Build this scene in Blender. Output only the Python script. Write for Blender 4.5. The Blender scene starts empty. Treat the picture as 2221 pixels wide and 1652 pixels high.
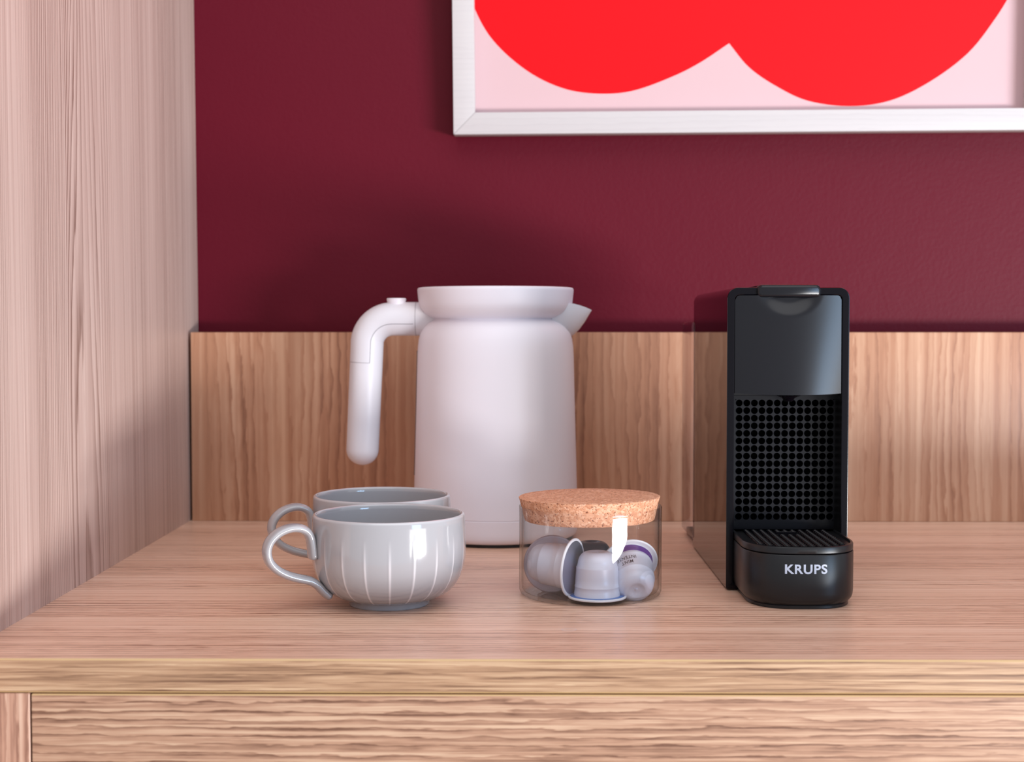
import bpy, bmesh, math, random
from mathutils import Vector, Matrix
random.seed(7)
SC = bpy.context.scene
COL = SC.collection
R = math.radians
MM = 0.001
T = 0.76                      # height of the worktop above the floor

# ---------------------------------------------------------------- camera
cam_d = bpy.data.cameras.new('camera')
cam = bpy.data.objects.new('camera', cam_d)
COL.objects.link(cam)
cam.location = (0, 0, T + 0.174)
cam.rotation_euler = (R(90 - 2.19), 0, R(0.42))
cam_d.sensor_width = 36
cam_d.lens = 50.0
cam_d.clip_start = 0.01
cam_d.dof.use_dof = True
cam_d.dof.focus_distance = 0.915
cam_d.dof.aperture_fstop = 11
SC.camera = cam

# ---------------------------------------------------------------- light
w = bpy.data.worlds.new('world'); SC.world = w
w.use_nodes = True
bg = w.node_tree.nodes['Background']
bg.inputs[0].default_value = (0.93, 0.95, 1.0, 1)
bg.inputs[1].default_value = 0.64

def area_light(name, loc, target, sx, sy, power, col):
    l = bpy.data.lights.new(name, 'AREA'); l.shape = 'RECTANGLE'
    l.size = sx; l.size_y = sy; l.energy = power; l.color = col
    o = bpy.data.objects.new(name, l); COL.objects.link(o)
    o.location = loc
    d = Vector(target) - Vector(loc)
    o.rotation_euler = d.to_track_quat('-Z', 'Y').to_euler()
    return o
# daylight coming in low from the right, just under the height of the worktop
area_light('low_daylight', (1.75, -0.75, T - 0.30), (0.05, 1.05, T + 0.07), 1.05, 0.26, 66.0, (1.0, 0.98, 0.97))
# the tall window further to the right
area_light('window_daylight', (1.85, -0.95, T + 0.36), (0.15, 1.05, T + 0.08), 0.65, 0.85, 17.0, (0.38, 0.66, 1.0))

# large soft fill lamp, added overhead to brighten the worktop
area_light('overhead_fill', (0.35, -0.05, T + 1.75), (0.15, 0.95, T), 2.4, 1.8, 19.0, (1.0, 0.985, 0.97))

SC.view_settings.view_transform = 'Standard'
SC.view_settings.look = 'None'
SC.view_settings.exposure = 0.0
SC.view_settings.gamma = 1.0
SC.view_settings.use_curve_mapping = False

# ---------------------------------------------------------------- materials
def lin(r, g, b):
    f = lambda c: (c / 255 / 12.92) if c / 255 <= 0.04045 else ((c / 255 + 0.055) / 1.055) ** 2.4
    return (f(r), f(g), f(b), 1)

def new_mat(name):
    m = bpy.data.materials.new(name); m.use_nodes = True
    nt = m.node_tree
    b = nt.nodes['Principled BSDF']
    return m, nt, b

def plain(name, col, rough=0.5, spec=0.5, metal=0.0, bump=None, coat=0.0, var=0.0):
    m, nt, b = new_mat(name)
    b.inputs['Base Color'].default_value = col
    b.inputs['Roughness'].default_value = rough
    b.inputs['Specular IOR Level'].default_value = spec
    b.inputs['Metallic'].default_value = metal
    b.inputs['Coat Weight'].default_value = coat
    b.inputs['Coat Roughness'].default_value = 0.04
    tc = nt.nodes.new('ShaderNodeTexCoord')
    if bump:
        sc, st, dist = bump
        n = nt.nodes.new('ShaderNodeTexNoise'); n.inputs['Scale'].default_value = sc
        n.inputs['Detail'].default_value = 3
        nt.links.new(tc.outputs['Object'], n.inputs['Vector'])
        bp = nt.nodes.new('ShaderNodeBump'); bp.inputs['Strength'].default_value = st
        bp.inputs['Distance'].default_value = dist
        nt.links.new(n.outputs[0], bp.inputs['Height'])
        nt.links.new(bp.outputs[0], b.inputs['Normal'])
    if var:
        n = nt.nodes.new('ShaderNodeTexNoise'); n.inputs['Scale'].default_value = 30
        n.inputs['Detail'].default_value = 4
        nt.links.new(tc.outputs['Object'], n.inputs['Vector'])
        mr = nt.nodes.new('ShaderNodeMapRange')
        mr.inputs['To Min'].default_value = 1 - var; mr.inputs['To Max'].default_value = 1 + var
        nt.links.new(n.outputs[0], mr.inputs['Value'])
        mx = nt.nodes.new('ShaderNodeMix'); mx.data_type = 'RGBA'; mx.blend_type = 'MULTIPLY'
        mx.inputs[0].default_value = 1
        mx.inputs[6].default_value = col
        cb = nt.nodes.new('ShaderNodeCombineColor')
        for i in range(3): nt.links.new(mr.outputs[0], cb.inputs[i])
        nt.links.new(cb.outputs[0], mx.inputs[7])
        nt.links.new(mx.outputs[2], b.inputs['Base Color'])
    return m

def wood(name, along, light, mid, dark, freq=170.0, swirl=30.0, contrast=1.0, fibre=0.5, rough=0.42,
         wob=0.004, seed=0.0, low=(1.3, 9.0), spec=0.5, bump=0.25, ringk=0.60, streakk=0.80, streaks=(1.6, 150.0), fibs=(7.0, 900.0), dash=0.0):
    """laminate with grain along one axis (0 x, 1 y, 2 z); ring lines are contours of a stretched noise"""
    m, nt, b = new_mat(name)
    N, L = nt.nodes, nt.links
    tc = N.new('ShaderNodeTexCoord')
    def stretched(sa, sc, detail, dist=0.0, off=0.0):
        mp = N.new('ShaderNodeMapping')
        s = [sc, sc, sc]; s[along] = sa
        mp.inputs['Scale'].default_value = s
        mp.inputs['Location'].default_value = (seed + off, seed * 1.7 + off, seed * 0.6 - off)
        L.new(tc.outputs['Object'], mp.inputs['Vector'])
        n = N.new('ShaderNodeTexNoise'); n.inputs['Scale'].default_value = 1
        n.inputs['Detail'].default_value = detail; n.inputs['Distortion'].default_value = dist
        L.new(mp.outputs[0], n.inputs['Vector'])
        return n.outputs[0]
    def math_(op, a, bb=None, c=None):
        n = N.new('ShaderNodeMath'); n.operation = op
        for i, v in enumerate((a, bb, c)):
            if v is None: continue
            if isinstance(v, (int, float)): n.inputs[i].default_value = v
            else: L.new(v, n.inputs[i])
        return n.outputs[0]
    sep = N.new('ShaderNodeSeparateXYZ'); L.new(tc.outputs['Object'], sep.inputs[0])
    ax = [0, 1, 2]; ax.remove(along)
    across = math_('ADD', sep.outputs[ax[0]], sep.outputs[ax[1]])
    field = stretched(low[0], low[1], 1.5, 0.0)
    wig = stretched(45.0, 260.0, 3.0, 0.0, 3.1)
    small = stretched(3.0, 45.0, 2.0, 0.0, 9.3)
    ph = math_('ADD', math_('MULTIPLY', across, freq), math_('MULTIPLY', field, swirl))
    ph = math_('ADD', ph, math_('MULTIPLY', small, 1.6))
    ph = math_('ADD', ph, math_('MULTIPLY', wig, wob * 250))
    # saw-like rings: sharp dark late wood, soft fade
    fr = math_('FRACT', ph)
    saw = math_('POWER', fr, 2.2)
    edge = math_('MULTIPLY', math_('SUBTRACT', 1.0, fr), 8.0)
    edge = math_('MINIMUM', edge, 1.0)
    ring = math_('MULTIPLY', saw, edge)
    amp = math_('MULTIPLY_ADD', stretched(1.0, 28.0, 1.0, 0, 5.5), 2.2, -0.45)
    amp = math_('MAXIMUM', math_('MINIMUM', amp, 1.0), 0.12)
    ring = math_('MULTIPLY', ring, amp)
    fib = stretched(fibs[0], fibs[1], 3.0, 0.0, 1.0)
    streak = stretched(streaks[0], streaks[1], 4.0, 0.0, 7.0)
    tone = stretched(0.9, 14.0, 2.0, 0.0, 11.0)
    v = math_('MULTIPLY', ring, ringk * contrast)
    v = math_('ADD', v, math_('MULTIPLY', math_('SUBTRACT', fib, 0.5), 0.55 * fibre))
    v = math_('ADD', v, math_('MULTIPLY', math_('SUBTRACT', streak, 0.5), streakk * contrast))
    v = math_('ADD', v, math_('MULTIPLY', math_('SUBTRACT', tone, 0.5), 0.55 * contrast))
    if dash:
        ds = stretched(11.0, 420.0, 4.0, 0.6, 21.0)
        ds = math_('MULTIPLY', math_('MAXIMUM', math_('SUBTRACT', ds, 0.53), 0.0), 5.0 * dash)
        v = math_('ADD', v, math_('MINIMUM', ds, 0.75))
    v = math_('ADD', v, 0.28)
    cr = N.new('ShaderNodeValToRGB')
    e = cr.color_ramp.elements
    e[0].position = 0.0; e[0].color = light
    e[1].position = 1.0; e[1].color = dark
    k = e.new(0.42); k.color = mid
    L.new(v, cr.inputs[0])
    L.new(cr.outputs[0], b.inputs['Base Color'])
    b.inputs['Roughness'].default_value = rough
    b.inputs['Specular IOR Level'].default_value = spec
    bp = N.new('ShaderNodeBump'); bp.inputs['Strength'].default_value = bump
    bp.inputs['Distance'].default_value = 0.0003
    bp.invert = True
    L.new(math_('ADD', v, math_('MULTIPLY', fib, 0.6)), bp.inputs['Height'])
    L.new(bp.outputs[0], b.inputs['Normal'])
    return m

M = {}
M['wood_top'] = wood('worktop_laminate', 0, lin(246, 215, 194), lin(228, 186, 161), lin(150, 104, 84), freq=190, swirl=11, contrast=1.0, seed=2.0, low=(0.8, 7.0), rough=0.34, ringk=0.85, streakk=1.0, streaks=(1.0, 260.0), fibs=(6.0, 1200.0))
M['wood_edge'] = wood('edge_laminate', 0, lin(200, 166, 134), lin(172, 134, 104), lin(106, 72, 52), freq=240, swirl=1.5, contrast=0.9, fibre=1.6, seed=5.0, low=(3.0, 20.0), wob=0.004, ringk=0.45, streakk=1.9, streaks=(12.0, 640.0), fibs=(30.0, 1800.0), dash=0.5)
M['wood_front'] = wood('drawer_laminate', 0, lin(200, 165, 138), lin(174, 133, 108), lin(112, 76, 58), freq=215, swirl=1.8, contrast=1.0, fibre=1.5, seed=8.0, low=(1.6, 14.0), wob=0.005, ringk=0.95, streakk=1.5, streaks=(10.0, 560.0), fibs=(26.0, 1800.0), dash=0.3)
M['wood_side'] = wood('panel_laminate', 2, lin(212, 190, 180), lin(192, 166, 156), lin(140, 112, 102), freq=260, swirl=34, contrast=0.95, seed=3.3, low=(0.7, 6.0), rough=0.42, ringk=1.1, streakk=0.9, fibre=0.9, streaks=(0.8, 240.0), wob=0.001)
M['wood_back'] = wood('backsplash_laminate', 2, lin(212, 170, 140), lin(182, 132, 102), lin(114, 68, 48), freq=110, swirl=10, contrast=1.0, fibre=0.3, seed=6.1, low=(2.0, 9.0), rough=0.36, streakk=1.0, streaks=(1.4, 130.0))
M['wood_stile'] = wood('stile_laminate', 2, lin(208, 172, 150), lin(184, 140, 118), lin(122, 80, 64), freq=150, swirl=6, contrast=1.0, seed=1.1, low=(1.5, 10.0), streakk=1.3, streaks=(6.0, 340.0), dash=0.3, fibre=0.9)
M['lipping'] = plain('edge_lipping', lin(196, 162, 118), 0.4)
M['dark_gap'] = plain('dark_board', lin(45, 34, 30), 0.8)
M['floor'] = plain('floor_grey', lin(150, 140, 130), 0.6, var=0.1)

def wall_mat():
    m, nt, b = new_mat('burgundy_paint')
    N, L = nt.nodes, nt.links
    b.inputs['Base Color'].default_value = lin(93, 8, 30)
    b.inputs['Roughness'].default_value = 0.50
    b.inputs['Specular IOR Level'].default_value = 0.17
    tc = N.new('ShaderNodeTexCoord')
    n = N.new('ShaderNodeTexNoise'); n.inputs['Scale'].default_value = 260; n.inputs['Detail'].default_value = 2
    n2 = N.new('ShaderNodeTexNoise'); n2.inputs['Scale'].default_value = 45; n2.inputs['Detail'].default_value = 2
    ad = N.new('ShaderNodeMath'); ad.operation = 'ADD'
    for q in (n, n2): L.new(tc.outputs['Object'], q.inputs['Vector'])
    L.new(n.outputs[0], ad.inputs[0]); L.new(n2.outputs[0], ad.inputs[1])
    bp = N.new('ShaderNodeBump'); bp.inputs['Strength'].default_value = 0.35; bp.inputs['Distance'].default_value = 0.0006
    L.new(ad.outputs[0], bp.inputs['Height']); L.new(bp.outputs[0], b.inputs['Normal'])
    return m
M['wall'] = wall_mat()
M['frame'] = wood('whitewashed_wood', 0, lin(202, 197, 197), lin(196, 191, 192), lin(182, 175, 177), freq=220, swirl=5, contrast=0.5, rough=0.5)
M['print'] = plain('pink_paper', lin(208, 176, 180), 0.6, 0.2)
M['red'] = plain('red_ink', (0.80, 0.004, 0.009, 1), 0.5, 0.12)
M['kettle'] = plain('white_plastic', lin(232, 227, 235), 0.42, 0.4, bump=(900, 0.05, 0.0002))
M['kettle_handle'] = plain('pale_grey_plastic', lin(222, 220, 226), 0.38, 0.4)
M['seam'] = plain('seam_grey', lin(158, 154, 160), 0.6)
M['gauge'] = plain('smoked_gauge', lin(120, 108, 108), 0.15)
M['black'] = plain('black_plastic', lin(16, 16, 18), 0.45)

def cup_mat():
    m, nt, b = new_mat('grey_glaze')
    N, L = nt.nodes, nt.links
    b.inputs['Roughness'].default_value = 0.10
    b.inputs['Specular IOR Level'].default_value = 0.6
    b.inputs['Coat Weight'].default_value = 0.5; b.inputs['Coat Roughness'].default_value = 0.03
    tc = N.new('ShaderNodeTexCoord'); sp = N.new('ShaderNodeSeparateXYZ'); L.new(tc.outputs['Object'], sp.inputs[0])
    def mt(op, a, bb=None):
        n = N.new('ShaderNodeMath'); n.operation = op
        for i, v in enumerate((a, bb)):
            if v is None: continue
            if isinstance(v, (int, float)): n.inputs[i].default_value = v
            else: L.new(v, n.inputs[i])
        return n.outputs[0]
    ang = mt('ARCTAN2', sp.outputs[1], sp.outputs[0])
    c = mt('ABSOLUTE', mt('SINE', mt('MULTIPLY', ang, 10.0)))     # zero on each of the 20 ribs
    line = mt('MAXIMUM', mt('SUBTRACT', 1.0, mt('MULTIPLY', c, 4.6)), 0.0)
    # ribs start a little below the rim and sit on the outside only
    r = mt('SQRT', mt('ADD', mt('POWER', sp.outputs[0], 2.0), mt('POWER', sp.outputs[1], 2.0)))
    def ramp(v, lo, hi):
        n = N.new('ShaderNodeMapRange'); n.inputs['From Min'].default_value = lo; n.inputs['From Max'].default_value = hi
        L.new(v, n.inputs['Value']); return n.outputs[0]
    zt = ramp(sp.outputs[2], 0.047, 0.030)
    zb = ramp(sp.outputs[2], 0.0035, 0.0055)
    line = mt('MULTIPLY', mt('MULTIPLY', line, zt), zb)
    geo = N.new('ShaderNodeNewGeometry')
    attr = N.new('ShaderNodeAttribute'); attr.attribute_name = 'outside'
    line = mt('MULTIPLY', line, attr.outputs['Fac'])
    rim = ramp(sp.outputs[2], 0.0555, 0.0572)
    line = mt('MAXIMUM', line, mt('MULTIPLY', rim, 0.55))
    mx = N.new('ShaderNodeMix'); mx.data_type = 'RGBA'
    L.new(line, mx.inputs[0])
    mx.inputs[6].default_value = lin(164, 163, 167)
    mx.inputs[7].default_value = lin(214, 211, 215)
    L.new(mx.outputs[2], b.inputs['Base Color'])
    return m
M['cup'] = cup_mat()

def cork_mat():
    m, nt, b = new_mat('cork')
    N, L = nt.nodes, nt.links
    tc = N.new('ShaderNodeTexCoord')
    mp = N.new('ShaderNodeMapping'); mp.inputs['Scale'].default_value = (1, 1.3, 1.2); L.new(tc.outputs['Object'], mp.inputs[0])
    v = N.new('ShaderNodeTexVoronoi'); v.inputs['Scale'].default_value = 560; v.feature = 'F1'
    n0 = N.new('ShaderNodeTexNoise'); n0.inputs['Scale'].default_value = 300; n0.inputs['Detail'].default_value = 3
    L.new(mp.outputs[0], n0.inputs[0])
    vm = N.new('ShaderNodeVectorMath'); vm.operation = 'MULTIPLY_ADD'
    L.new(n0.outputs['Color'], vm.inputs[0]); vm.inputs[1].default_value = (0.004, 0.004, 0.004); L.new(mp.outputs[0], vm.inputs[2])
    L.new(vm.outputs[0], v.inputs['Vector'])
    sepc = N.new('ShaderNodeSeparateColor'); L.new(v.outputs['Color'], sepc.inputs[0])
    cr = N.new('ShaderNodeValToRGB'); e = cr.color_ramp.elements
    e[0].position = 0; e[0].color = lin(198, 136, 102)
    e[1].position = 1; e[1].color = lin(232, 182, 152)
    k = e.new(0.55); k.color = lin(218, 160, 126)
    L.new(sepc.outputs[0], cr.inputs[0])
    n = N.new('ShaderNodeTexNoise'); n.inputs['Scale'].default_value = 760; n.inputs['Detail'].default_value = 2.5
    L.new(mp.outputs[0], n.inputs[0])
    cr2 = N.new('ShaderNodeValToRGB'); e = cr2.color_ramp.elements
    e[0].position = 0.30; e[0].color = lin(110, 58, 30)
    e[1].position = 0.41; e[1].color = (1, 1, 1, 1)
    L.new(n.outputs[0], cr2.inputs[0])
    mx = N.new('ShaderNodeMix'); mx.data_type = 'RGBA'; mx.blend_type = 'MULTIPLY'; mx.inputs[0].default_value = 1
    L.new(cr.outputs[0], mx.inputs[6]); L.new(cr2.outputs[0], mx.inputs[7])
    L.new(mx.outputs[2], b.inputs['Base Color'])
    b.inputs['Roughness'].default_value = 0.8
    bp = N.new('ShaderNodeBump'); bp.inputs['Strength'].default_value = 0.6; bp.inputs['Distance'].default_value = 0.0006
    L.new(n.outputs[0], bp.inputs['Height']); L.new(bp.outputs[0], b.inputs['Normal'])
    return m
M['cork'] = cork_mat()

def thin_glass(name, tint, edge, edge_pow=3.0, boost=1.0):
    """clear thin-walled glass: see-through with a Fresnel reflection, darker where seen edge-on"""
    m = bpy.data.materials.new(name); m.use_nodes = True
    nt = m.node_tree; N, L = nt.nodes, nt.links
    N.remove(N['Principled BSDF'])
    out = N['Material Output']
    tr = N.new('ShaderNodeBsdfTransparent'); gl = N.new('ShaderNodeBsdfGlossy'); gl.inputs['Roughness'].default_value = 0.015
    lw = N.new('ShaderNodeLayerWeight'); lw.inputs[0].default_value = 0.5
    p5 = N.new('ShaderNodeMath'); p5.operation = 'POWER'; p5.inputs[1].default_value = 5.0      # Schlick reflectance
    L.new(lw.outputs['Facing'], p5.inputs[0])
    mlt = N.new('ShaderNodeMath'); mlt.operation = 'MULTIPLY_ADD'; mlt.inputs[1].default_value = 0.7; mlt.inputs[2].default_value = 0.04 * boost
    L.new(p5.outputs[0], mlt.inputs[0])
    pw = N.new('ShaderNodeMath'); pw.operation = 'POWER'; pw.inputs[1].default_value = edge_pow
    L.new(lw.outputs['Facing'], pw.inputs[0])
    mc = N.new('ShaderNodeMix'); mc.data_type = 'RGBA'
    mc.inputs[6].default_value = tint; mc.inputs[7].default_value = edge
    L.new(pw.outputs[0], mc.inputs[0]); L.new(mc.outputs[2], tr.inputs[0])
    mx = N.new('ShaderNodeMixShader'); L.new(mlt.outputs[0], mx.inputs[0]); L.new(tr.outputs[0], mx.inputs[1]); L.new(gl.outputs[0], mx.inputs[2])
    L.new(mx.outputs[0], out.inputs['Surface'])
    return m
M['glass'] = thin_glass('clear_glass', (0.985, 0.985, 0.985, 1), (0.50, 0.52, 0.50, 1), 6.0)
M['tank'] = thin_glass('clear_tank_plastic', (0.95, 0.93, 0.95, 1), (0.7, 0.66, 0.7, 1), 3.0)

M['capsule'] = plain('pearl_capsule', lin(204, 203, 216), 0.34, 0.5, metal=0.05)
M['capsule_rim'] = plain('capsule_rim_white', lin(232, 232, 238), 0.4)
M['capsule_blue'] = plain('capsule_blue', lin(70, 120, 190), 0.4)
M['foil'] = plain('capsule_foil', lin(176, 180, 200), 0.30, 0.5, metal=0.8, bump=(1500, 0.2, 0.0001))
M['foil_matte'] = plain('capsule_foil_matte', lin(190, 180, 190), 0.5, 0.5, metal=0.3, bump=(1500, 0.3, 0.0001))
M['plum'] = plain('plum_capsule', lin(78, 62, 82), 0.28, 0.6, metal=0.5)
M['violet'] = plain('violet_band', lin(96, 56, 128), 0.35)
M['ink'] = plain('dark_ink', lin(60, 52, 62), 0.5)

M['machine_gloss'] = plain('gloss_black', lin(10, 7, 12), 0.03, 0.5)
M['machine_frame'] = plain('frame_black', lin(9, 7, 13), 0.16, 0.22)
M['machine_satin'] = plain('satin_black', lin(20, 20, 25), 0.25, 0.36, bump=(2500, 0.06, 0.0001))
M['machine_tray'] = plain('tray_black', lin(18, 18, 21), 0.34, 0.40, bump=(2500, 0.06, 0.0001))
M['hole_dark'] = plain('hole_black', lin(3, 3, 4), 0.9, 0.05)
M['letter'] = plain('silver_print', lin(178, 186, 204), 0.35)

# ---------------------------------------------------------------- mesh helpers
def link(name, bm, mats, parent=None, loc=(0, 0, 0), smooth=35, flat=False):
    me = bpy.data.meshes.new(name)
    bmesh.ops.recalc_face_normals(bm, faces=bm.faces)
    bm.to_mesh(me); bm.free()
    if not isinstance(mats, (list, tuple)): mats = [mats]
    for m in mats: me.materials.append(m)
    o = bpy.data.objects.new(name, me); COL.objects.link(o)
    if parent is not None: o.parent = parent
    o.location = loc
    if not flat:
        me.shade_smooth()
        me.set_sharp_from_angle(angle=R(smooth))
    return o

def thing(name, label, cat, loc, group=None, rotz=0):
    o = bpy.data.objects.new(name, None); COL.objects.link(o)
    o.empty_display_size = 0.02
    o.location = loc; o.rotation_euler.z = rotz
    o['label'] = label; o['category'] = cat
    if group: o['group'] = group
    return o

def bevel(bm, w, seg=2):
    bmesh.ops.bevel(bm, geom=[e for e in bm.edges], offset=w, segments=seg, affect='EDGES', profile=0.6)

def box(bm, x0, x1, y0, y1, z0, z1, bev=0.0, seg=2):
    t = bmesh.new()
    vs = [t.verts.new((x, y, z)) for z in (z0, z1) for y in (y0, y1) for x in (x0, x1)]
    for f in ((0, 2, 3, 1), (4, 5, 7, 6), (0, 1, 5, 4), (2, 6, 7, 3), (0, 4, 6, 2), (1, 3, 7, 5)):
        t.faces.new([vs[i] for i in f])
    if bev: bevel(t, bev, seg)
    me = bpy.data.meshes.new('tmp'); t.to_mesh(me); t.free()
    bm.from_mesh(me); bpy.data.meshes.remove(me)

def lathe(bm, prof, seg=96, closed=False, rib=None, mat=0, mats=None):
    """prof: list of (r, z) in mm"""
    rings = []
    for (r, z) in prof:
        if r <= 1e-6:
            rings.append([bm.verts.new((0, 0, z * MM))])
        else:
            ring = []
            for k in range(seg):
                a = 2 * math.pi * k / seg
                rr = r + (rib(a, r, z) if rib else 0)
                ring.append(bm.verts.new((rr * MM * math.cos(a), rr * MM * math.sin(a), z * MM)))
            rings.append(ring)
    n = len(rings)
    for i in range(n if closed else n - 1):
        A, B = rings[i], rings[(i + 1) % n]
        mi = mats[i] if mats else mat
        for k in range(seg):
            k2 = (k + 1) % seg
            if len(A) == 1 and len(B) == 1: continue
            if len(A) == 1: f = bm.faces.new((A[0], B[k], B[k2]))
            elif len(B) == 1: f = bm.faces.new((A[k], B[0], A[k2]))
            else: f = bm.faces.new((A[k], B[k], B[k2], A[k2]))
            f.material_index = mi
    return rings

def catmull(pts, n):
    P = [Vector(p) for p in pts]
    P = [P[0] * 2 - P[1]] + P + [P[-1] * 2 - P[-2]]
    out = []
    for i in range(1, len(P) - 2):
        p0, p1, p2, p3 = P[i - 1:i + 3]
        for k in range(n):
            t = k / n
            out.append(0.5 * ((2 * p1) + (p2 - p0) * t + (2 * p0 - 5 * p1 + 4 * p2 - p3) * t * t + (3 * p1 - p0 - 3 * p2 + p3) * t ** 3))
    out.append(P[-2].copy())
    return out

def sweep_xz(bm, path, ra, rb, seg=20, exp=2.0, cap=True):
    """sweep a super-ellipse (half thickness ra(t) in the plane, half width rb(t) along y) along a path in the xz plane"""
    n = len(path); rings = []
    for i, p in enumerate(path):
        a = path[max(i - 1, 0)]; b = path[min(i + 1, n - 1)]
        tan = (b - a).normalized()
        nor = Vector((-tan.z, 0, tan.x))
        t = i / (n - 1)
        A, B = ra(t), rb(t)
        ring = []
        for k in range(seg):
            th = 2 * math.pi * k / seg
            c, s = math.cos(th), math.sin(th)
            ce = math.copysign(abs(c) ** (2 / exp), c); se = math.copysign(abs(s) ** (2 / exp), s)
            ring.append(bm.verts.new(p + nor * (A * ce) + Vector((0, 1, 0)) * (B * se)))
        rings.append(ring)
    for i in range(n - 1):
        for k in range(seg):
            bm.faces.new((rings[i][k], rings[i][(k + 1) % seg], rings[i + 1][(k + 1) % seg], rings[i + 1][k]))
    if cap:
        bm.faces.new(rings[0]); bm.faces.new(rings[-1][::-1])
    return rings

def prism_x(bm, poly, x0, x1, mats=None):
    """extrude a yz polygon along x"""
    A = [bm.verts.new((x0, y, z)) for y, z in poly]
    B = [bm.verts.new((x1, y, z)) for y, z in poly]
    n = len(poly)
    for i in range(n):
        f = bm.faces.new((A[i], A[(i + 1) % n], B[(i + 1) % n], B[i]))
        if mats: f.material_index = mats[i]
    bm.faces.new(A[::-1]); bm.faces.new(B)

def text_mesh(txt, size, extrude, offset=0.0, spacing=1.0):
    c = bpy.data.curves.new('txt', 'FONT'); c.body = txt; c.size = size
    c.extrude = extrude; c.offset = offset; c.space_character = spacing
    c.align_x = 'CENTER'; c.resolution_u = 6
    o = bpy.data.objects.new('txt', c); COL.objects.link(o)
    dg = bpy.context.evaluated_depsgraph_get(); dg.update()
    me = bpy.data.meshes.new_from_object(o.evaluated_get(dg))
    bm = bmesh.new(); bm.from_mesh(me)
    bpy.data.objects.remove(o); bpy.data.curves.remove(c); bpy.data.meshes.remove(me)
    return bm

def structure(o):
    o['kind'] = 'structure'; return o

# ================================================================ the setting
YF, YB, YW = 0.738, 1.266, 1.311          # worktop front edge, backsplash face, wall face
XL, XR = -0.298, 1.15
bm = bmesh.new(); box(bm, -1.6, 2.6, YW, YW + 0.12, 0.0, 2.6)
wall = structure(link('wall_back', bm, M['wall'], flat=True))
wall['label'] = 'burgundy painted wall behind the counter'
bm = bmesh.new(); box(bm, -1.6, 2.6, -1.0, YW, -0.05, 0.0)
fl = structure(link('floor', bm, M['floor'], flat=True))
fl['label'] = 'plain grey floor under the cabinet, out of the picture'

# left side panel of the niche (full height board, leaning a hair like the photograph)
bm = bmesh.new(); box(bm, -0.040, 0.0, 0.70, YW, 0.0, 2.3, 0.0006, 1)
bmesh.ops.bisect_plane(bm, geom=bm.verts[:] + bm.edges[:] + bm.faces[:], plane_co=(0, 0, T), plane_no=(0, 0, 1))
for v in bm.verts: v.co.x -= max(v.co.z - T, 0) * 0.0055
sp_ = link('side_panel', bm, M['wood_side'], loc=(XL, 0, 0), smooth=20)
sp_['label'] = 'tall pale wood-grain panel closing the niche on the left'; sp_['category'] = 'panel'

# backsplash board standing in front of the wall
bm = bmesh.new(); box(bm, XL + 0.0022, XR, 0, 0.018, 0.0, 0.1690, 0.0010, 2)
bs = link('backsplash', bm, M['wood_back'], loc=(0, YB, T), smooth=20)
bs['label'] = 'low brown wood-grain backsplash board standing behind the kettle and coffee machine'; bs['category'] = 'backsplash'
# support battens that hold it off the wall
for x in (XL + 0.03, 0.5, XR - 0.06):
    bm = bmesh.new(); box(bm, x, x + 0.03, 0.018, YW - YB, 0, 0.12)
    link('batten', bm, M['dark_gap'], bs, flat=True)

# worktop with its lipped front edge
wt = thing('worktop', 'wood-grain laminate worktop on which the kettle, cups and machine stand', 'worktop', (0, YF, T))
bm = bmesh.new(); box(bm, XL, XR, 0.0012, YW - YF, -0.018, 0.0)
link('top_board', bm, M['wood_top'], wt, flat=True)
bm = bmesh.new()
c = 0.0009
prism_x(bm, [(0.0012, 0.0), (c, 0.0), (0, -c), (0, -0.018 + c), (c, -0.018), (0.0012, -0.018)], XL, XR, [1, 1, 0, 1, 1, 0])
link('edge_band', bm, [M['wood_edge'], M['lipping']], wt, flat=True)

# faint dried ring left on the worktop
bm = bmesh.new()
R1 = []
for kx, ky in ((4.6, 3.4), (3.6, 2.4)):
    R1.append([bm.verts.new(((26.8 + kx * math.cos(2 * math.pi * k / 32)) * MM, (73.5 + ky * math.sin(2 * math.pi * k / 32)) * MM, 0.00006)) for k in range(32)])
for k in range(32): bm.faces.new((R1[0][k], R1[0][(k + 1) % 32], R1[1][(k + 1) % 32], R1[1][k]))
wm_ = link('dried_mark', bm, plain('dried_mark', lin(226, 206, 200), 0.5), wt, flat=True)
wm_['label'] = 'small pale dried ring mark'

# the cabinet under the worktop
cab = thing('drawer_cabinet', 'wood-grain base cabinet with a wide drawer front below the worktop', 'cabinet', (0, YF, 0))
zt = T - 0.01835
bm = bmesh.new(); box(bm, XL, -0.2588, 0.0, 0.018, 0.0, zt, 0.0006, 1)
link('stile', bm, M['wood_stile'], cab, smooth=20)
bm = bmesh.new(); box(bm, XL, XR, 0.0185, 0.52, 0.08, T - 0.0185)
link('carcass', bm, M['dark_gap'], cab, flat=True)
def front(z0, z1, nm):
    b_ = bmesh.new()
    x0, x1 = -0.2576, XR
    c = 0.0007
    prism_x(b_, [(0.018, z1), (c, z1), (0, z1 - c), (0, z0 + c), (c, z0), (0.018, z0)], x0, x1, [1, 1, 0, 1, 1, 1])
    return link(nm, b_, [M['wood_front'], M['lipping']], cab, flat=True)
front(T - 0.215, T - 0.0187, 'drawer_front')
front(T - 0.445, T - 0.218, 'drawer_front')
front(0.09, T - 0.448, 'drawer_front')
bm = bmesh.new(); box(bm, -0.2576, XR, 0.04, 0.06, 0.0, 0.09)
link('plinth', bm, M['dark_gap'], cab, flat=True)

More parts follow.
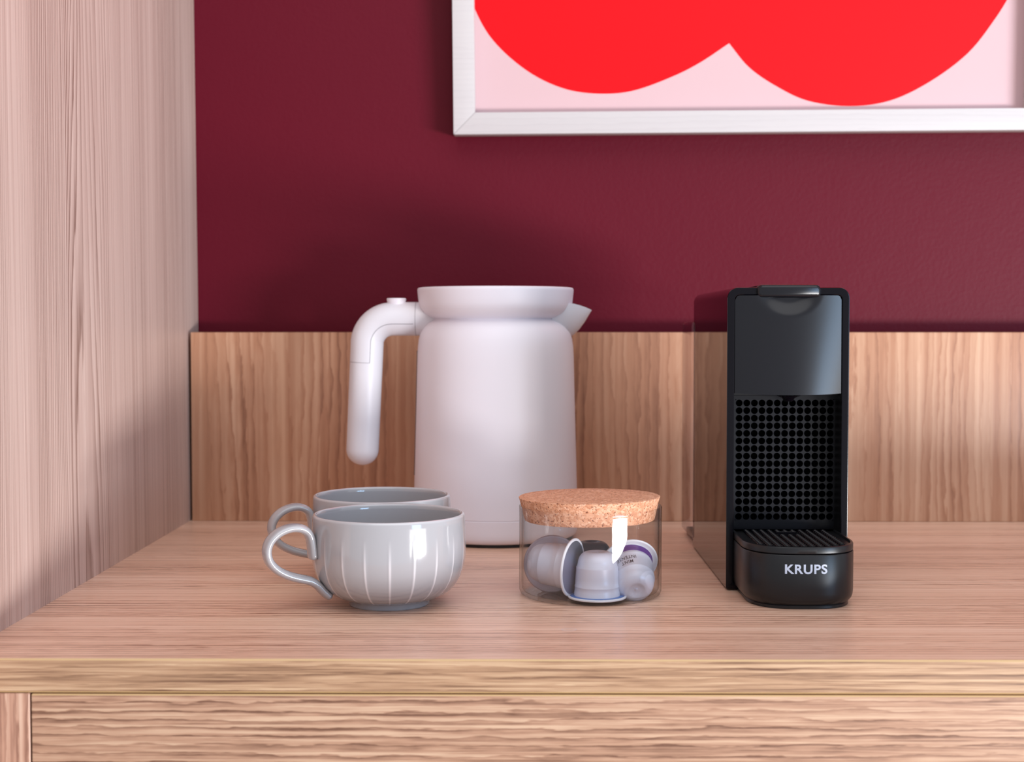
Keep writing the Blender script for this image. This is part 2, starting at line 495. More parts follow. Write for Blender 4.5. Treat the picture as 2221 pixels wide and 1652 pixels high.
# ================================================================ framed print (leans forward 3 degrees)
pic = thing('framed_print', 'large white-framed pink print with red rounded shapes on the burgundy wall', 'picture', (0, 0, 0))
S_W = 3085 / (YW - 0.022)
FX0 = -0.0620; FX1 = 0.4740 ; FZ0 = 0.1735; FH = 0.70; DEP = 0.024; FWD = 0.0195
pic.location = (FX0, YW - 0.002, T + 0.174 + FZ0)
pic.rotation_euler = (R(2.6), R(-0.40), 0)
W = FX1 - FX0
def rail(poly, y0=-DEP, y1=0.0):
    b_ = bmesh.new()
    A = [b_.verts.new((x, y0, z)) for x, z in poly]; B = [b_.verts.new((x, y1, z)) for x, z in poly]
    n = len(poly)
    b_.faces.new(A); b_.faces.new(B[::-1])
    for i in range(n): b_.faces.new((A[i], B[i], B[(i + 1) % n], A[(i + 1) % n]))
    bevel(b_, 0.0007, 2)
    return b_
f = FWD; e_ = 0.00005
for poly in ([(0, 0), (W, 0), (W - f, f), (f, f)], [(0, FH), (f, FH - f), (W - f, FH - f), (W, FH)],
             [(0, 0 + e_), (f, f + e_), (f, FH - f - e_), (0, FH - e_)], [(W, e_), (W, FH - e_), (W - f, FH - f - e_), (W - f, f + e_)]):
    link('frame_rail', rail(poly), M['frame'], pic, smooth=30)
bm = bmesh.new(); box(bm, f - 0.003, W - f + 0.003, -0.0060, -0.0035, f - 0.003, FH - f + 0.003)
pr = link('print', bm, M['print'], pic, flat=True)
# red lobes, traced from the lower edge upward and closed as two big rounds
def pxz(px, py):
    s = 3085 / (YW - 0.008)
    return ((px - 1133) / s - FX0, (708 - py) / s - FZ0)
l1 = [(1038, -330), (1008, -180), (1010, -80), (1025, 0), (1037, 38), (1066, 88), (1113, 136), (1171, 176), (1238, 202), (1312, 209.5), (1378, 202), (1459, 173), (1517, 144), (1577, 105)]
l2 = [(1620, 156), (1678, 196), (1747, 228), (1836, 240), (1923, 229), (2007, 190), (2087, 131), (2142, 62), (2179, 0), (2212, -80), (2212, -180), (2190, -330)]
up = [(2080, -520), (1850, -620), (1577, -560), (1300, -620), (1130, -520)]
def sm(pts): return [(p.x, p.y) for p in catmull([(a, b_, 0) for a, b_ in pts], 6)]
outline = sm(l1) + sm([l1[-1]] + l2)[1:] + sm([l2[-1]] + up + [l1[0]])[1:-1]
bm = bmesh.new()
vs = []
for px, py in outline:
    x, z = pxz(px, py); vs.append(bm.verts.new((x, -0.00604, z + 0.0)))
fc = bm.faces.new(vs)
bmesh.ops.triangulate(bm, faces=[fc])
rs = link('red_shape', bm, M['red'], pr, flat=True)
rs['label'] = 'bright red rounded double-lobed shape'
bm = bmesh.new(); box(bm, 0.004, W - 0.004, -0.0030, -0.0005, 0.004, FH - 0.004)
link('backing_board', bm, M['dark_gap'], pic, flat=True)

# ================================================================ kettle
KX, KY = -0.0222, 1.175
ket = thing('electric_kettle', 'matte white electric kettle with looped handle, behind the cups and jar', 'kettle', (KX, KY, T))
bm = bmesh.new()
prof = [(0, 2.0), (60, 2.0), (64.5, 2.6), (66.8, 4.2), (67.8, 7), (68.0, 11), (68.05, 20.9), (67.6, 21.2), (67.6, 21.6), (68.0, 21.9)]
for i in range(1, 15):
    t = i / 14; z = 22 + t * (150 - 22)
    prof.append((68.0 - 3.5 * t ** 0.9, z))
prof += [(64.0, 158), (63.2, 164), (61.8, 169), (59.4, 173.4), (56.2, 176.8), (53.0, 178.8), (51.6, 179.6), (51.2, 180.4), (51.2, 182), (0, 182)]
lathe(bm, prof, 128)
link('body', bm, M['kettle'], ket, smooth=50)
bm = bmesh.new()
prof = [(0, 180.2), (51.3, 180.4), (52.8, 181.2), (56.4, 183.0), (59.8, 185.8), (62.2, 189.4), (63.2, 192.8), (63.7, 197), (64.3, 203.0), (64.3, 204.6), (63.6, 205.6), (62.4, 205.9), (61.0, 205.6), (60.2, 204.6), (59.8, 202), (58, 200.5), (0, 200)]
lathe(bm, prof, 128)
link('lid', bm, M['kettle'], ket, smooth=50)
bm = bmesh.new(); lathe(bm, [(0, 0), (63.0, 0), (64, 0.6), (64, 2.0), (0, 2.0)], 96)
link('foot_ring', bm, M['black'], ket)
# spout
bm = bmesh.new()
secs = [(46, 26, 163, 191.5), (58, 22.5, 164.0, 192.8), (64, 18.0, 166.8, 192.6), (69, 13.0, 171.5, 191.4), (74, 8.0, 178.4, 189.8), (77.6, 4.0, 184.6, 188.4), (79.2, 1.4, 187.0, 187.7)]
rings = []
for x, hw, z0, z1 in secs:
    ring = []
    n = 22
    for k in range(n + 1):
        a = math.pi + math.pi * k / n
        ring.append(bm.verts.new((x * MM, hw * MM * math.cos(a), (z1 + (z1 - z0) * math.sin(a)) * MM)))
    rings.append(ring)
for A, B in zip(rings, rings[1:]):
    for k in range(len(A) - 1): bm.faces.new((A[k], A[k + 1], B[k + 1], B[k]))
    bm.faces.new((A[-1], A[0], B[0], B[-1]))
bm.faces.new(rings[0]); bm.faces.new(rings[-1])
link('spout', bm, M['kettle_handle'], ket, smooth=40)
# handle
pts = [Vector((-48, 0, 180.4))]
pts += [Vector((-55 - 30 * i / 5, 0, 180.4)) for i in range(6)]
for i in range(1, 14):
    a = R(90 + 87 * i / 14); pts.append(Vector((-85 + 21.3 * math.cos(a), 0, 159 + 21.3 * math.sin(a))))
p0 = pts[-1]; p1 = Vector((-110.3, 0, 72))
for i in range(1, 16): pts.append(p0.lerp(p1, i / 15))
dirn = (p1 - p0).normalized()
nmain = len(pts)
for i in range(1, 11):
    a = R(90 * i / 10); pts.append(p1 + dirn * (12.6 * math.sin(a)))
pts = [p * MM for p in pts]
N_ = len(pts)
def hr(t):
    i = round(t * (N_ - 1))
    if i < nmain: return (13.9 - 0.5 * i / nmain) * MM
    a = R(90 * (i - nmain + 1) / 10); return max(13.35 * math.cos(a), 0.3) * MM
bm = bmesh.new(); sweep_xz(bm, pts, hr, hr, 32)
hd = link('handle', bm, M['kettle_handle'], ket, smooth=50)
# fine seams on the handle: a ring near the lid, the grip line round the bend and the ring below it
bm = bmesh.new()
def ring_at(x, r):
    A = []
    for w_, rr in ((-0.22, r), (0.22, r)):
        A.append([bm.verts.new(((x + w_) * MM, rr * MM * math.cos(2 * math.pi * k / 40), (180.4 + rr * math.sin(2 * math.pi * k / 40)) * MM)) for k in range(40)])
    for k in range(40): bm.faces.new((A[0][k], A[0][(k + 1) % 40], A[1][(k + 1) % 40], A[1][k]))
ring_at(-65.5, 13.95)
def seam_pt(s_along, ang):
    """point on the handle surface: index along path, angle round the tube (0 = outer side)"""
    i = int(s_along); p = pts[i]
    tan = (pts[min(i + 1, N_ - 1)] - pts[i - 1]).normalized(); nor = Vector((-tan.z, 0, tan.x))
    r = hr(i / (N_ - 1)) + 0.00006
    return p - nor * (r * math.cos(ang)) + Vector((0, -1, 0)) * (r * math.sin(ang))
line = [(1, 100), (6, 100), (9, 100), (12, 100), (15, 100), (18, 98), (20, 95), (22, 90)]
Aprev = None
for i in range(3, 23):
    q = []
    for dd in (-1.2, 1.2): q.append(bm.verts.new(seam_pt(i, R(108 + dd))))
    if Aprev: bm.faces.new((Aprev[0], Aprev[1], q[1], q[0]))
    Aprev = q
prevp = None
for k in range(0, 28):
    a = R(108 * k / 27)
    p = seam_pt(22, a)
    q = [bm.verts.new(p + Vector((0, 0, 0.0002))), bm.verts.new(p - Vector((0, 0, 0.0002)))]
    if prevp: bm.faces.new((prevp[0], prevp[1], q[1], q[0]))
    prevp = q
link('seam', bm, M['seam'], hd, flat=True)
bm = bmesh.new()
prof = [(0, 190), (7.2, 190), (7.4, 193), (8.2, 196.2), (8.2, 197.0), (7.8, 197.4), (6.5, 197.1), (0, 196.6)]
lathe(bm, prof, 40)
for v in bm.verts: v.co.x = v.co.x * 0.98 - 0.0818
link('button', bm, M['kettle'], hd, smooth=40)
# water gauge strip on the handle side, just behind the outline
bm = bmesh.new()
rows = []
for i in range(19):
    z = 52 + i * (154 - 52) / 18
    t = (z - 22) / 128; r = 68.0 - 3.5 * min(t, 1) ** 0.9
    row = []
    for k, dr in ((-5, 0.0), (-4, 0.7), (0, 0.8), (4, 0.7), (5, 0.0)):
        a = R(180 + 0 + k * 1.7); row.append(bm.verts.new(((r + dr) * MM * math.cos(a), (r + dr) * MM * math.sin(a), z * MM)))
    rows.append(row)
for A, B in zip(rows, rows[1:]):
    for k in range(4): bm.faces.new((A[k], A[k + 1], B[k + 1], B[k]))
link('water_gauge', bm, M['gauge'], ket, smooth=60)

# ================================================================ cups
def make_cup():
    t = thing('tea_cup', '', 'cup', (0, 0, T), group='grey ribbed cups')
    bm = bmesh.new()
    outer = [(0, 1.6), (20, 1.6), (22.5, 0.6), (23.6, 0.0), (24.8, 0.0), (25.3, 0.8), (25.6, 3.2), (27.5, 4.1), (31, 5.2), (35.2, 7.2), (39.2, 10.0), (42.6, 13.8), (45.3, 18.5), (47.1, 24), (48.0, 30), (48.3, 36), (48.25, 42), (48.0, 48), (47.8, 53), (47.7, 55.5), (47.3, 56.7), (46.5, 57.3), (45.7, 57.1), (45.1, 56.2)]
    inner = [(44.9, 54), (44.9, 48), (45.2, 40), (45.1, 34), (44.6, 27), (43.0, 20.5), (40.2, 15.2), (36.0, 10.8), (30, 7.6), (20, 5.6), (0, 5.0)]
    prof = [tuple(p) for p in outer]
    dense = []
    for a, b_ in zip(prof, prof[1:]): dense += [a, ((a[0] + b_[0]) / 2, (a[1] + b_[1]) / 2)] if 4 < a[1] < 52 else [a]
    dense.append(prof[-1])
    nout = len(dense)
    full = dense + inner
    def rib(a, r, z):
        if z < 4.5 or z > 50 or r > 60: return 0
        d = abs(math.sin(10 * a))
        if rib.inside: return 0
        k = min(1, (50 - z) / 14) * min(1, (z - 4) / 3)
        return (0.22 * max(0, 1 - d * 5) - 0.10 * d) * k
    rib.inside = False
    seg = 240
    bm2 = bmesh.new()
    lay = bm2.verts.layers.float.new('outside')
    rings = []
    for i, (r, z) in enumerate(full):
        rib.inside = i >= nout
        if r == 0: rings.append([bm2.verts.new((0, 0, z * MM))]); continue
        rings.append([bm2.verts.new(((r + rib(2 * math.pi * k / seg, r, z)) * MM * math.cos(2 * math.pi * k / seg), (r + rib(2 * math.pi * k / seg, r, z)) * MM * math.sin(2 * math.pi * k / seg), z * MM)) for k in range(seg)])
    for A, B in zip(rings, rings[1:]):
        for k in range(seg):
            k2 = (k + 1) % seg
            if len(A) == 1: bm2.faces.new((A[0], B[k], B[k2]))
            elif len(B) == 1: bm2.faces.new((A[k], B[0], A[k2]))
            else: bm2.faces.new((A[k], B[k], B[k2], A[k2]))
    for i, ring in enumerate(rings):
        for v in ring: v[lay] = 1.0 if i < nout - 1 else 0.0
    link('bowl', bm2, M['cup'], t, smooth=60)
    # handle, a flattened loop in the xz plane, drawn towards -x then turned
    hp = [(-48.9, 31.0), (-49.4, 34.5), (-49.9, 39.5), (-50.9, 44.6), (-53.2, 48.6), (-58.0, 51.0), (-64.0, 51.0), (-70.5, 48.5), (-75.6, 43.6), (-77.4, 37.4), (-75.8, 31.2), (-71.0, 25.9), (-64.5, 22.2), (-57.5, 19.8), (-51.2, 18.0), (-46.8, 15.2), (-43.8, 12.0), (-41.0, 9.2), (-38.2, 7.2)]
    hp = [(x if x > -48 else -48 + (x + 48) * 1.02, z) for x, z in hp]
    path = catmull([(x * MM, 0, z * MM) for x, z in hp], 5)
    def th(tt):
        k = 2.75
        if tt < 0.02: k *= 0.45 + 0.55 * (tt / 0.02) ** 0.5
        if tt > 0.98: k *= 0.45 + 0.55 * ((1 - tt) / 0.02) ** 0.5
        return k * MM
    def wd(tt):
        k = 5.9
        if tt < 0.16: k += 0.9 * (1 - tt / 0.16)
        if tt > 0.82: k += 1.5 * (tt - 0.82) / 0.18
        if tt < 0.035: k *= 0.5 + 0.5 * (tt / 0.035) ** 0.5
        if tt > 0.965: k *= 0.5 + 0.5 * ((1 - tt) / 0.035) ** 0.5
        return k * MM
    b3 = bmesh.new(); sweep_xz(b3, path, th, wd, 24, 2.2)
    h = link('handle', b3, M['cup_plain'], t, smooth=60)
    return t
M['cup_plain'] = plain('grey_glaze_handle', lin(166, 164, 168), 0.10, 0.6, coat=0.5)

def copy_tree(o, parent=None):
    c = o.copy(); COL.objects.link(c); c.parent = parent
    for ch in list(o.children): copy_tree(ch, c)
    return c
cup_a = make_cup()
cup_a.location = (-0.0838, 0.8885, T); cup_a.rotation_euler.z = R(24)
cup_a['label'] = 'grey ribbed ceramic cup in front, fully visible beside the glass jar'
cup_b = copy_tree(cup_a)
cup_b.location = (-0.0980, 0.9872, T); cup_b.rotation_euler.z = R(23)
cup_b['label'] = 'grey ceramic cup standing behind the front cup, mostly hidden by it'

# ================================================================ jar
JX, JY = 0.0442, 0.922
jar = thing('storage_jar', 'round clear glass jar with cork lid, holding coffee capsules', 'jar', (JX, JY, T))
bm = bmesh.new()
prof = [(0, 0.6), (36, 0.6), (41, 0.0), (43.6, 0.3), (45.4, 1.4), (46.2, 3.4), (46.3, 10), (46.2, 30), (46.2, 50), (46.3, 56), (46.4, 57.4), (46.0, 58.1), (45.2, 58.0), (44.9, 57.2),
        (44.8, 50), (44.8, 30), (44.8, 8), (44.6, 4.6), (43.4, 2.9), (41, 2.2), (36, 2.0), (0, 2.0)]
lathe(bm, prof, 144)
link('glass_body', bm, M['glass'], jar, smooth=50)
bm = bmesh.new()
def crk(a, r, z): return 0.10 * math.sin(a * 37 + z) + 0.08 * math.sin(a * 91 + z * 3) + 0.06 * math.sin(a * 23 - z * 5)
prof = [(0, 48.5), (30, 48.5), (41.6, 48.5), (42.2, 49.0), (42.9, 52), (43.8, 56), (44.6, 59.5), (45.6, 62.6), (45.9, 63.4), (45.3, 63.8), (30, 63.9), (0, 64)]
lathe(bm, prof, 200, rib=crk)
lid = link('cork_lid', bm, M['cork'], jar, smooth=45)
lid.rotation_euler = (R(-0.4), R(-0.6), 0)
lid.location = (0, 0, 0.0002)

# capsules ------------------------------------------------
def make_capsule(name, label, body, rim, foil, band=None, writing=False, inset=None, ringm=None):
    """built nose up; the foil lid is at z = 0 and the nose at z = 29 mm"""
    t = thing(name, label, 'capsule', (0, 0, 0), group='coffee capsules in the glass jar')
    bm = bmesh.new()
    prof = [(15.0, 0.9), (14.55, 1.6), (14.5, 3.6), (14.25, 4.1), (14.2, 6.6), (14.35, 6.9), (14.3, 7.4), (14.0, 7.7), (13.75, 12), (13.3, 18.8), (13.35, 19.3), (12.75, 19.8), (12.7, 20.6), (12.4, 21.0), (12.1, 23.2), (11.3, 25.4), (10.0, 27.2), (8.2, 28.4), (6.4, 28.9), (5.2, 28.8), (4.2, 28.2), (2.4, 27.7), (1.0, 27.7), (0.8, 28.3), (0, 28.4)]
    lathe(bm, prof, 64)
    link('body', bm, body, t, smooth=60)
    bm = bmesh.new()
    prof = [(15.2, 1.3), (14.9, 0.9), (17.2, 0.9), (18.0, 1.25), (18.6, 0.9), (18.7, 0.3), (18.3, -0.3), (17.5, -0.5), (16.8, -0.2)]
    lathe(bm, prof, 64)
    link('rim', bm, rim, t, smooth=60)
    bm = bmesh.new()
    lathe(bm, [(16.9, -0.25), (13, -0.7), (8, -1.1), (3, -1.3), (0, -1.35)], 64)
    link('foil_lid', bm, foil, t, smooth=60)
    if band:
        bm = bmesh.new(); lathe(bm, [(14.7, 1.35), (17.2, 1.15), (17.25, 1.0)] if band[0] == 'flange' else [(15.15, 1.3), (14.68, 1.7), (14.62, 4.0), (14.38, 4.6), (14.34, 5.6), (14.2, 5.7)], 64)
        link('colour_band', bm, band[1], t, smooth=60)
    if writing:
        for txt, zc, off in (('INTENSE', 10.2, 0), ('MINT', 14.4, 0)):
            b2 = text_mesh(txt, 3.0 * MM, 0.01 * MM, 0.00002, 1.15)
            for v in b2.verts:
                x, y = v.co.x / MM, v.co.y / MM
                z = zc + y * 1.35
                r = 13.75 - (z - 12) * 0.064 + 0.05 + v.co.z / MM
                a = R(writing) + x / 13.6
                v.co = Vector((r * math.cos(a), r * math.sin(a), z)) * MM
            link('lettering', b2, M['ink'], t, flat=True)
    return t
def place(o, x, y, z, axis, roll=0, face=None):
    """x, y, z in mm inside the jar: centre of the foil; axis: from foil to nose"""
    q = Vector(axis).normalized().to_track_quat('Z', 'Y')
    o.rotation_mode = 'XYZ'
    if face:
        l_ = q.to_matrix().inverted() @ Vector(face); roll = math.degrees(math.atan2(l_.y, l_.x))
    o.rotation_euler = (q.to_matrix().to_4x4() @ Matrix.Rotation(R(roll), 4, 'Z')).to_euler()
    o.location = (JX + x * MM, JY + y * MM, T + z * MM)
c1 = make_capsule('coffee_capsule', 'pale capsule standing nose up on its rim at the front of the jar', M['capsule'], M['capsule_rim'], M['foil'], band=('flange', M['capsule_blue']))
place(c1, 3.2, -25.0, 2.8, (0, 0, 1))
c2 = make_capsule('coffee_capsule', 'capsule lying on its side in the jar, rounded rim turned right, nose to the left', M['capsule'], M['capsule_rim'], M['foil'])
place(c2, -12.0, -22.0, 21.0, (-0.90, 0.42, 0.06))
c3 = make_capsule('coffee_capsule', 'capsule at the left back of the jar, flat round lid facing forward', M['capsule'], M['foil_matte'], M['foil_matte'])
place(c3, -25.0, -1.0, 19.8, (0.15, 0.97, -0.22))
c4 = make_capsule('coffee_capsule', 'pale capsule with violet band and small print, leaning nose down on the right', M['capsule'], M['capsule_rim'], M['foil'], band=('side', M['violet']), writing=0.001)
place(c4, 25.0, -5.0, 21.5, (0.10, -0.86, -0.47), face=(-0.30, -0.38, 0.80))
c5 = make_capsule('coffee_capsule', 'dark plum capsule behind the upright pale one', M['plum'], M['plum'], M['foil'])
place(c5, 2.0, 17.0, 2.8, (0, 0, 1))

# ================================================================ coffee machine
MX, MY = 0.1742, 0.933            # centre line and front face of the housing
mac = thing('coffee_machine', 'slim black capsule coffee machine with perforated front and drip tray', 'coffee machine', (MX, MY, T))
HW, HT = 40.0, 199.6
def rr_loop(hw, z0, z1, rt, rb, n=10):
    """rounded rectangle in xz, counter-clockwise seen from the front"""
    out = []
    for cx, cz, r, a0 in ((hw - rt, z1 - rt, rt, 0), (-hw + rt, z1 - rt, rt, 90), (-hw + rb, z0 + rb, rb, 180), (hw - rb, z0 + rb, rb, 270)):
        for k in range(n + 1):
            a = R(a0 + 90 * k / n); out.append((cx + r * math.cos(a), cz + r * math.sin(a)))
    return out
def loft(bm, loops, mats=None, cap0=True, cap1=True):
    rings = [[bm.verts.new((x * MM, y * MM, z * MM)) for x, z in lp] for lp, y in loops]
    n = len(rings[0])
    for i in range(len(rings) - 1):
        for k in range(n):
            f_ = bm.faces.new((rings[i][k], rings[i][(k + 1) % n], rings[i + 1][(k + 1) % n], rings[i + 1][k]))
            if mats: f_.material_index = mats[i]
    if cap0: bm.faces.new(rings[0])
    if cap1: bm.faces.new(rings[-1])
    return rings
bm = bmesh.new()
o = lambda d, rt=7.0: rr_loop(HW - d, 1.0 + d, HT - d, rt - d, 1.5)
inn = lambda d: rr_loop(HW - 4.8 - d, 5.0 + d, HT - 4.9 - d, max(3.4 - d, 0.5), 1.0)
loft(bm, [(o(1.4), 184), (o(0.4), 183.6), (o(0), 182.6), (o(0), 0.7), (o(0.25), 0.2), (o(0.8), 0.0), (inn(-0.5), 0.0), (inn(-0.1), 0.25), (inn(0), 0.7), (inn(0), 24.0)],
     [0, 0, 0, 1, 1, 1, 1, 1, 2], cap0=True, cap1=False)
hs = link('housing', bm, [M['machine_gloss'], M['machine_frame'], M['machine_tray']], mac, smooth=30)
wn = hs.modifiers.new('weighted', 'WEIGHTED_NORMAL'); wn.keep_sharp = True; wn.weight = 100
bm = bmesh.new(); lathe(bm, [(0, 0), (5, 0), (5, 1.2), (0, 1.2)], 20)
for sx, sy in ((-30, 20), (30, 20), (-30, 165), (30, 165)):
    b2 = bmesh.new(); lathe(b2, [(0, 0), (5, 0), (5, 1.2), (0, 1.2)], 20)
    for v in b2.verts: v.co.x += sx * MM; v.co.y += sy * MM
    link('foot', b2, M['black'], mac)
bm.free()

def perforated(bm, x0, z0, nx, nz, p, rad, depth, place_fn, mi_wall=1, seg=16, skip=None):
    for i in range(nx):
        for j in range(nz):
            cx, cz = x0 + i * p, z0 + j * p
            sq, ci, cb = [], [], []
            for k in range(seg):
                a = 2 * math.pi * (k + 0.5) / seg if False else 2 * math.pi * k / seg
                c_, s_ = math.cos(a), math.sin(a)
                m_ = max(abs(c_), abs(s_))
                sq.append(bm.verts.new(place_fn(cx + c_ / m_ * p / 2, cz + s_ / m_ * p / 2, 0)))
                ci.append((bm.verts.new(place_fn(cx + rad * 1.09 * c_, cz + rad * 1.09 * s_, 0)), bm.verts.new(place_fn(cx + rad * c_, cz + rad * s_, 0.22))))
                cb.append(bm.verts.new(place_fn(cx + rad * c_, cz + rad * s_, depth)))
            for k in range(seg):
                k2 = (k + 1) % seg
                bm.faces.new((sq[k], sq[k2], ci[k2][0], ci[k][0]))
                bm.faces.new((ci[k][0], ci[k2][0], ci[k2][1], ci[k][1]))
                f_ = bm.faces.new((ci[k][1], ci[k2][1], cb[k2], cb[k])); f_.material_index = mi_wall
            f_ = bm.faces.new(cb); f_.material_index = mi_wall
# perforated back plate of the recess
bm = bmesh.new()
GP = 5.1; GY = 21.0
gx0 = 145.4 - 174.2; gz0 = 46.3
fn = lambda x, z, d: Vector((x, GY + d, z)) * MM
perforated(bm, gx0, gz0, 13, 16, GP, 2.16, 4.0, fn)
xa, xb = gx0 - GP / 2, gx0 + 12.5 * GP; za, zb = gz0 - GP / 2, gz0 + 15.5 * GP
def quad(a, b_, c_, d_): bm.faces.new([bm.verts.new(fn(*q, 0)) for q in (a, b_, c_, d_)])
quad((-35.2, 28), (35.2, 28), (35.2, za), (-35.2, za)); quad((-35.2, zb), (35.2, zb), (35.2, 140), (-35.2, 140))
quad((-35.2, za), (xa, za), (xa, zb), (-35.2, zb)); quad((xb, za), (35.2, za), (35.2, zb), (xb, zb))
bmesh.ops.remove_doubles(bm, verts=bm.verts, dist=1e-7)
link('perforated_plate', bm, [M['machine_satin'], M['hole_dark']], mac, smooth=30)

# visor: the satin front cover, gently curved, with a finger scoop under the lever
bm = bmesh.new()
nx_, nz_ = 60, 60; z0_, z1_ = 130.2, 194.4; hw = 34.9
grid = []
for j in range(nz_ + 1):
    row = []
    tz = j / nz_
    for i in range(nx_ + 1):
        u = -1 + 2 * i / nx_
        x = u * hw
        zt_ = z1_
        d = abs(x) - (hw - 3.2)
        if d > 0: zt_ = z1_ - 3.2 + math.sqrt(max(3.2 ** 2 - d * d, 0))
        zb_ = z0_ - 0.9 * (1 - u * u)
        z = zb_ + (zt_ - zb_) * tz
        y = 1.0 - (1 - abs(u) ** 2.0) * (4.2 + 2.6 * (1 - tz) ** 1.3) - 0.3 * (1 - tz)
        rr = math.hypot(x / 1.18, z - 199.0)
        k = max(0.0, min(1.0, (19.5 - rr) / 12.0)); k = k * k * (3 - 2 * k)
        y += 3.6 * k
        row.append(bm.verts.new((x * MM, y * MM, z * MM)))
    grid.append(row)
for j in range(nz_):
    for i in range(nx_): bm.faces.new((grid[j][i], grid[j][i + 1], grid[j + 1][i + 1], grid[j + 1][i]))
# skirt to give it thickness
edge = [grid[0][i] for i in range(nx_ + 1)] + [grid[j][-1] for j in range(1, nz_ + 1)] + [grid[-1][i] for i in range(nx_ - 1, -1, -1)] + [grid[j][0] for j in range(nz_ - 1, 0, -1)]
back = [bm.verts.new((v.co.x * 0.995, 0.0075, v.co.z)) for v in edge]
for k in range(len(edge)):
    k2 = (k + 1) % len(edge); bm.faces.new((edge[k], edge[k2], back[k2], back[k]))
bm.faces.new(back)
link('visor', bm, M['machine_satin'], mac, smooth=50)
bm = bmesh.new(); box(bm, -0.0352, 0.0352, 0.0078, 0.0208, 0.1285, 0.1290 + 0.066, 0.0004, 1)
link('brew_head', bm, M['machine_tray'], mac, smooth=30)
bm = bmesh.new(); lathe(bm, [(0, 124.6), (2.2, 124.6), (3.4, 125.4), (4.2, 127), (8.5, 128.7), (0, 128.8)], 32)
for v in bm.verts: v.co.y += 6.5 * MM; v.co.x += 1.5 * MM
link('spout_nozzle', bm, M['machine_gloss'], mac, smooth=50)

# lever on the top
bm = bmesh.new()
lp = lambda d, x_s=1.0: rr_loop(21.3 - d, 192.8 + d, 202.3 - d, 3.6 - d * 0.8, 3.0 - d * 0.8)
front_curve = [(lp(2.2), -5.6), (lp(1.1), -5.2), (lp(0.35), -4.2), (lp(0), -2.6), (lp(0), 6.0)]
rings = loft(bm, front_curve, cap0=True, cap1=True)
for v in bm.verts:
    if v.co.y < 0.001: v.co.y += 0.0038 * (v.co.x / 0.0213) ** 2
    if v.co.z > 0.197: v.co.z -= 0.0011 * abs(v.co.x / 0.0213) ** 2.5
link('lever', bm, M['machine_satin'], mac, smooth=60)
bm = bmesh.new(); box(bm, -0.0200, 0.0200, 0.004, 0.120, 0.1985, 0.2010, 0.0009, 2)
link('lever_arm', bm, M['machine_tray'], mac, smooth=40)

# drip tray (D shaped)
TW = 35.2
def d_loop(off, n=64):
    """D outline in xy (mm, y relative to the housing front); straight back, bulging front"""
    w_ = TW - off; out = []
    yb = 13.0
    for k in range(n + 1):
        a = math.pi + math.pi * k / n
        c_, s_ = math.cos(a), math.sin(a)
        x = w_ * math.copysign(abs(c_) ** (2 / 2.9), c_)
        y = -30 - (34.5 - off) * abs(s_) ** (2 / 2.2)
        out.append((x, y))
    out.append((w_, 0.0)); out.append((w_, yb)); out.append((-w_, yb)); out.append((-w_, 0.0))
    return out
def d_loft(bm, levels, cap0=True, cap1=True, mats=None):
    rings = [[bm.verts.new((x * MM, y * MM, z * MM)) for x, y in d_loop(off)] for off, z in levels]
    n = len(rings[0])
    for i in range(len(rings) - 1):
        for k in range(n):
            f_ = bm.faces.new((rings[i][k], rings[i][(k + 1) % n], rings[i + 1][(k + 1) % n], rings[i + 1][k]))
            if mats: f_.material_index = mats[i]
    if cap0: bm.faces.new(rings[0])
    if cap1: bm.faces.new(rings[-1])
bm = bmesh.new()
d_loft(bm, [(3.6, 0.0), (3.0, 0.3), (3.0, 1.8), (3.3, 2.2), (2.4, 3.0), (1.0, 4.6), (0.3, 6.6), (0.0, 9.5), (0.0, 33.4), (0.3, 33.9), (1.6, 34.0)])
tray = link('drip_tray', bm, M['machine_tray'], mac, smooth=35)
bm = bmesh.new()
d_loft(bm, [(1.2, 34.1), (0.5, 34.4), (0.15, 34.9), (0.15, 38.0), (0.5, 38.7), (1.0, 38.9), (1.9, 38.9), (2.2, 38.3), (2.4, 37.6)])
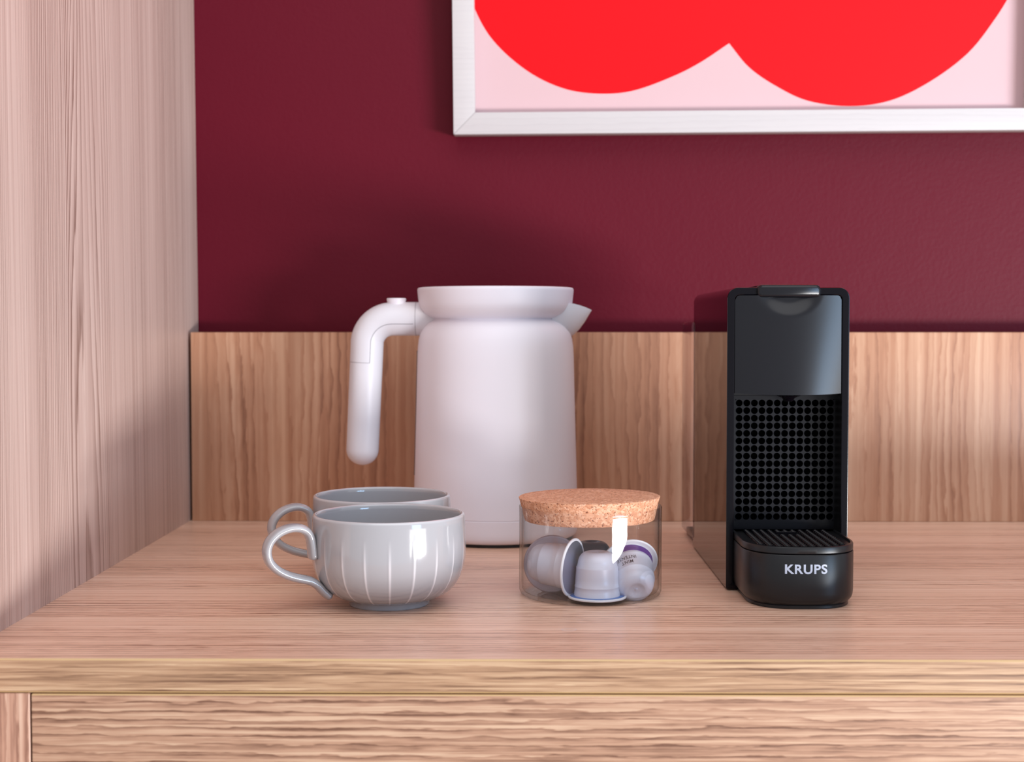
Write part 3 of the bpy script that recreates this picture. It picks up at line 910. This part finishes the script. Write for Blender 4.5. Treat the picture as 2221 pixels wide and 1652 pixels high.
# raised ring bumps round every drain hole
RP = 5.1
loop_in = d_loop(5.2)
def inside(x, y):
    c_ = False; n = len(loop_in); j = n - 1
    for i in range(n):
        xi, yi = loop_in[i]; xj, yj = loop_in[j]
        if (yi > y) != (yj > y) and x < (xj - xi) * (y - yi) / (yj - yi) + xi: c_ = not c_
        j = i
    return c_
cover = link('tray_cover', bm, M['machine_tray'], tray, smooth=35)
bm = bmesh.new()
nring = 0
for i in range(13):
    for j in range(15):
        x = -30.6 + i * RP; y = 9.5 - j * RP
        if not inside(x, y): continue
        if abs(x - (-0.6)) < 6.8 and -6.6 < y < 1.2 : continue
        nring += 1
        rgs = []
        for r_, z_ in ((2.05, 37.55), (1.95, 38.5), (1.7, 38.85), (1.45, 38.5), (1.35, 37.7)):
            rgs.append([bm.verts.new(((x + r_ * math.cos(2 * math.pi * k / 14)) * MM, (y + r_ * math.sin(2 * math.pi * k / 14)) * MM, z_ * MM)) for k in range(14)])
        for A, B in zip(rgs, rgs[1:]):
            for k in range(14): bm.faces.new((A[k], A[(k + 1) % 14], B[(k + 1) % 14], B[k]))
        f_ = bm.faces.new(rgs[-1]); f_.material_index = 1
gr = link('drain_grid', bm, [M['machine_frame'], M['hole_dark']], tray, smooth=70)
bm = bmesh.new()
box(bm, -7.2 * MM, 6.0 * MM, -6.4 * MM, -5.6 * MM, 37.5 * MM, 38.3 * MM); box(bm, -7.2 * MM, 6.0 * MM, 0.2 * MM, 1.0 * MM, 37.5 * MM, 39.1 * MM, 0.0002, 1)
link('finger_notch', bm, M['machine_frame'], tray, smooth=30)
# lettering wrapped on the curved tray front
b2 = text_mesh('KRUPS', 8.15 * MM, 0.0, 0.00022, 1.10)
xs = [v.co.x for v in b2.verts]; ys = [v.co.y for v in b2.verts]
sx = 26.0 * MM / (max(xs) - min(xs)); xm = (max(xs) + min(xs)) / 2; sy = 5.9 * MM / (max(ys) - min(ys)); y0 = min(ys)
bmesh.ops.triangulate(b2, faces=b2.faces)
bmesh.ops.subdivide_edges(b2, edges=b2.edges, cuts=1)
dl = d_loop(0, 400)
def front_y(x):
    best = None
    for (xa_, ya_), (xb_, yb_) in zip(dl, dl[1:]):
        if xa_ <= x <= xb_ and ya_ < -28: return ya_ + (yb_ - ya_) * (x - xa_) / max(xb_ - xa_, 1e-9)
    return -64.5
for v in b2.verts:
    x = (v.co.x - xm) * sx; z = (v.co.y - y0) * sy
    v.co = Vector((x, front_y(x / MM) * MM - 0.00012, z + 22.4 * MM))
le = link('lettering', b2, M['letter'], tray, flat=True)
le['label'] = 'silver capital lettering on the tray front'

# clear water tank at the back
bm = bmesh.new()
tk = lambda d: rr_loop(41.6 - d, 6.0 + d, 178.0 - d, 3.0, 3.0)
loft(bm, [(tk(1.2), 184.6), (tk(0.3), 185.2), (tk(0), 186.2), (tk(0), 246.0), (tk(0.3), 247.2), (tk(1.2), 248)])
link('water_tank', bm, M['tank'], mac, smooth=40)
bm = bmesh.new(); box(bm, -0.036, 0.036, 0.184, 0.262, 0.0, 0.0058, 0.001, 1)
link('tank_base', bm, M['machine_tray'], mac, smooth=40)
